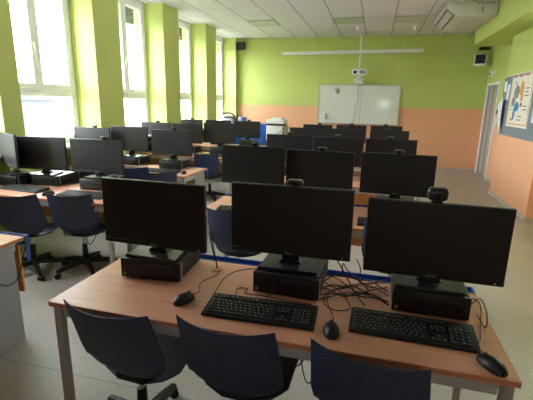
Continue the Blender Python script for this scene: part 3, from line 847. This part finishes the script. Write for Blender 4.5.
# PCs
for (b, i, c, x, y, rz, zb, wx) in MON:
    if (b, i, c) == ('L', 1, 0): x, y, rz = -3.38, 3.20, 0
    px, py, pr_ = x, y-.06, rz
    if (b, i) == ('M', 0):
        px, py, pr_ = [(-.972, 1.553, .075), (-.324, 1.578, -.03), (.274, 1.588, -.02)][c]
    if (b, i, c) == ('L', 1, 1): px, py, pr_ = -3.055, 3.125, .06
    if (b, i, c) == ('L', 1, 2): px, py, pr_ = -2.49, 3.105, .02
    lab = 'flat black computer case under its monitor, %s' % where(b, i, c)
    if (b, i, c) == ('L', 1, 0): px = -3.395; py = 2.985; pr_ = 0
    place('pc', make_pc, (px, py, ZT+.0005), pr_, lab, 'desktop computers under the %s block monitors' % PB[b])

# keyboards and mice
KB = [('M', 0, 1, -.387, 1.413, .035), ('M', 0, 2, .193, 1.452, -.02),
      ('M', 1, 0, -.92, 2.84, .02), ('M', 1, 1, -.38, 2.85, 0), ('M', 1, 2, .16, 2.85, .0),
      ('L', 1, 0, -3.1, 2.93, -.08), ('L', 1, 1, -2.43, 2.90, .0),
      ('L', 2, 0, -3.4, 4.25, .0), ('L', 2, 1, -2.93, 4.27, .0), ('L', 2, 2, -2.43, 4.25, .02), ('L', 3, 2, -2.4, 5.8, .0)]
for (b, i, c, x, y, rz) in KB:
    place('kb', make_keyboard, (x, y, ZT+.0004), rz, 'black full size keyboard, %s' % where(b, i, c), 'keyboards on the %s desks' % PB[b])
MS = [('M', 0, 0, -.727, 1.415, -.32), ('M', 0, 1, -.096, 1.357, .14), ('M', 0, 2, .434, 1.303, .57),
      ('M', 1, 0, -.64, 2.82, 0), ('M', 1, 2, .43, 2.86, .2), ('L', 1, 1, -2.74, 2.83, -.5), ('L', 2, 2, -2.12, 4.22, .3)]
for (b, i, c, x, y, rz) in MS:
    place('ms', make_mouse, (x, y, ZT+.0004), rz, 'black wired computer mouse, %s' % where(b, i, c), 'computer mice on the %s desks' % PB[b])

# chairs
CH = [(-.92, 1.150, -.05, 'navy plastic swivel chair at the front desk, leftmost of three'),
      (-.455, 1.176, -.03, 'navy plastic swivel chair at the front desk, middle one of three'),
      (.035, 1.145, -.16, 'navy plastic swivel chair at the front desk, rightmost of three'),
      (-2.76, 2.49, .30, 'navy swivel chair at the second window desk, left of the pair'),
      (-2.36, 2.645, .25, 'navy swivel chair at the second window desk, right of the pair'),
      (-.955, 2.62, .0, 'navy swivel chair behind the leftmost front monitor, at the second middle desk'),
      (.17, 2.64, -.1, 'navy swivel chair half hidden behind the rightmost front monitor'),
      (-3.12, 3.93, .2, 'dark swivel chair at the third window desk, leftmost of three'),
      (-2.68, 4.03, .3, 'dark swivel chair at the third window desk, middle one of three'),
      (-2.23, 3.88, .75, 'dark swivel chair at the third window desk, rightmost of three'),
      (-2.40, 5.50, .1, 'dark swivel chair at the right end of the fourth window desk')]
for (x, y, rz, lab) in CH:
    place('ch', make_chair, (x+.04*math.sin(rz), y-.042*math.cos(rz), 0), rz, lab, 'navy swivel chairs')

# ------------------------------------------------------------------ cables on and under the front desk
def cable(pts, label, r=.0028, m=M_CABLE, group='cables around the front desk', name='cable', sub=7):
    bm = bmesh.new(); tube(bm, pts, r, 6, sub)
    return tag(obj(name, bm, m, smooth=True), label, 'cable', group)
Z = ZT+.0035
cable([(-.712, 1.468, ZT+.012), (-.70, 1.51, Z), (-.73, 1.60, Z), (-.69, 1.70, Z), (-.70, 1.755, ZT+.01), (-.713, 1.767, ZT-.06)], 'thin mouse cable running from the left mouse to the desk hole', .002)
cable([(-.755, 1.80, .85), (-.745, 1.79, .78), (-.725, 1.778, .70), (-.718, 1.77, ZT+.01), (-.716, 1.768, .60)], 'thick monitor cable dropping into the desk hole')
cable([(-.79, 1.84, .84), (-.76, 1.82, .74), (-.73, 1.79, .69), (-.722, 1.776, ZT+.006), (-.72, 1.772, .6)], 'black power cable beside the thick one at the desk hole', .0035)
cable([(-.625, 1.495, .672), (-.578, 1.55, .748), (-.471, 1.552, .79), (-.392, 1.545, .787), (-.366, 1.54, .725), (-.396, 1.535, .669)], 'thin keyboard cable arching over the middle computer case', .002)
cable([(-.529, 1.51, Z), (-.545, 1.59, Z), (-.50, 1.60, Z), (-.50, 1.555, Z), (-.42, 1.555, Z), (-.3, 1.545, Z), (-.2, 1.545, Z)], 'thin cable lying behind the left keyboard', .002)
cable([(-.094, 1.414, ZT+.014), (-.10, 1.47, Z), (-.13, 1.56, Z), (-.14, 1.66, Z), (-.10, 1.74, Z), (-.03, 1.80, Z)], 'mouse cable of the middle mouse running back between the cases', .002)
cable([(.41, 1.357, ZT+.014), (.405, 1.40, Z), (.435, 1.46, Z), (.455, 1.55, Z), (.47, 1.62, Z+.02), (.47, 1.67, Z+.05), (.44, 1.70, Z+.05)], 'mouse cable of the right mouse curling up beside the right case', .002)
cable([(.43, 1.62, Z+.06), (.47, 1.66, Z+.07), (.49, 1.62, Z+.03), (.475, 1.56, Z), (.45, 1.6, Z+.03)], 'cable loop at the right side of the right computer case', .0022)
random.seed(21)
TANGLE = [(1.60, 1.66, .05, 1, 0), (1.64, 1.80, .05, 1, 1), (1.70, 1.62, .07, 1, 2), (1.76, 1.70, .05, 2, 3), (1.82, 1.74, .045, 1, 4),
          (1.68, 1.585, .03, 2, 5), (1.60, 1.82, .02, 1, 6), (1.84, 1.62, .05, 1, 7), (1.73, 1.84, .05, 2, 8)]
HOW = ['lying nearest the keyboards', 'rising towards the blue channel', 'bowed towards the keyboards', 'in a double wave', 'along the blue channel', 'in a shallow wave', 'running diagonally backwards', 'running diagonally forwards', 'waving to the back corner']
for (ya_, yb2, A, kk, n) in TANGLE:
    sg = -1 if n % 2 else 1; pts = []
    for j in range(9):
        q = j/8
        pts.append((-.172+.288*q, min(max(ya_+(yb2-ya_)*q+sg*A*math.sin(PI*kk*q), 1.535 if .1 < q < .9 else 1.6), 1.862), ZT+.004+.003*n+.012*math.sin(PI*q*(1+n % 3))**2))
    cable(pts, 'black cable %s in the tangle between two cases' % HOW[n], (.0024, .0028, .0034)[n % 3], group='tangled cables between the middle and right cases')
cable([(-.145, 1.60, .70), (-.15, 1.545, .685), (-.10, 1.515, .672), (-.04, 1.545, .672), (-.055, 1.60, .68), (-.10, 1.66, .70)], 'black cable looping out in front of the tangle', .0024)
cable([(-.13, 1.70, .84), (-.10, 1.73, .78), (-.06, 1.72, .72), (-.02, 1.66, .685), (.02, 1.60, Z)], 'cable slanting down from behind the middle monitor to the tangle', .003)
cable([(-.03, 1.78, .80), (-.01, 1.80, .74), (-.02, 1.78, .70), (.03, 1.74, .69), (.08, 1.76, .69)], 'short cable hanging over the blue channel into the tangle', .0025)
cable([(-.09, 1.875, .60), (-.1, 1.9, .72), (-.07, 1.87, .70), (-.01, 1.80, .69), (.03, 1.72, .685)], 'cable rising out of the blue cable channel', .003)
cable([(-1.125, 1.60, .705), (-1.16, 1.62, .69), (-1.155, 1.66, .69), (-1.125, 1.70, .70)], 'small black cable loop at the left side of the left case', .003)
# cables hanging under the front desk
for k, (xa, xb, lo) in enumerate(((-.32, -.10, .22), (-.27, .02, .12), (-.36, -.18, .30), (-.2, .05, .05))):
    cable([(xa, 1.825, .60), (xa+.02, 1.78, .45), ((xa+xb)/2, 1.62, lo), (xb-.02, 1.72, .4), (xb, 1.825, .6)], 'black cable hanging in a loop under the front desk', .0035, group='cables hanging under the front desk')
for k, (xa, xb, lo) in enumerate(((-3.0, -2.8, .16), (-2.85, -2.62, .22), (-2.75, -2.5, .1), (-2.5, -2.35, .25), (-2.42, -2.2, .3))):
    cable([(xa, 3.29, .6), (xa+.01, 3.24, .4), ((xa+xb)/2, 3.15, lo), (xb-.01, 3.22, .35), (xb, 3.29, .6)], 'black cable hanging in a loop under the second window desk', .004, group='cables hanging under the second window desk')
cable([(-2.022, 1.50, .61), (-2.020, 1.60, .50), (-2.018, 1.70, .42), (-2.012, 1.78, .44), (-2.01, 1.85, .60), (-2.02, 1.885, .64)], 'black cable hanging across the grey desk end panel on the left', .004)
# grommet
bm = bmesh.new(); cyl(bm, (-.714, 1.765, ZT+.0004), (-.714, 1.765, ZT+.004), .03); tag(obj('cable_grommet', bm, M_EDGE, smooth=True), 'round cable grommet in the front desk right of the left case', 'grommet')

# ------------------------------------------------------------------ light: overcast sky through the windows
w = bpy.data.worlds.new('overcast_sky'); SC.world = w; w.use_nodes = True
nt = w.node_tree; bg = nt.nodes['Background']
bg.inputs['Color'].default_value = (.90, .95, 1.0, 1); bg.inputs['Strength'].default_value = 7.0
for i, (a, b) in enumerate(rec):
    L = bpy.data.lights.new('sky_portal', 'AREA'); L.shape = 'RECTANGLE'; L.size = H-SILL; L.size_y = (b-a)
    L.cycles.is_portal = True
    o = bpy.data.objects.new('sky_portal', L); COL.objects.link(o)
    o.location = (XW-.26, (a+b)/2, (H+SILL)/2); o.rotation_euler = (0, math.radians(-90), 0)

for k, (a, b) in enumerate(FILL_OPENING):
    L = bpy.data.lights.new('sky_portal', 'AREA'); L.shape = 'RECTANGLE'; L.size = CZ1-CZ0; L.size_y = b-a; L.cycles.is_portal = True
    o = bpy.data.objects.new('sky_portal', L); COL.objects.link(o)
    o.location = (XR+.3, (a+b)/2, (CZ0+CZ1)/2); o.rotation_euler = (0, math.radians(90), 0)

# ------------------------------------------------------------------ camera
cam = bpy.data.cameras.new('camera'); co = bpy.data.objects.new('camera', cam); COL.objects.link(co)
r = Vector((0.965655, 0.259057, 0.019994)); u = Vector((-0.080159, 0.223831, 0.971326)); f = Vector((-0.247153, 0.939569, -0.236909))
M = Matrix((( r.x, u.x, -f.x, 0), (r.y, u.y, -f.y, 0), (r.z, u.z, -f.z, 1.496), (0, 0, 0, 1)))
co.matrix_world = M
cam.sensor_width = 36; cam.lens = 36*399.34/533; cam.clip_start = .02; cam.clip_end = 300
SC.camera = co
vs = SC.view_settings
vs.view_transform = 'Standard'; vs.look = 'None'; vs.gamma = 1; vs.use_curve_mapping = False; vs.exposure = EXPOSURE
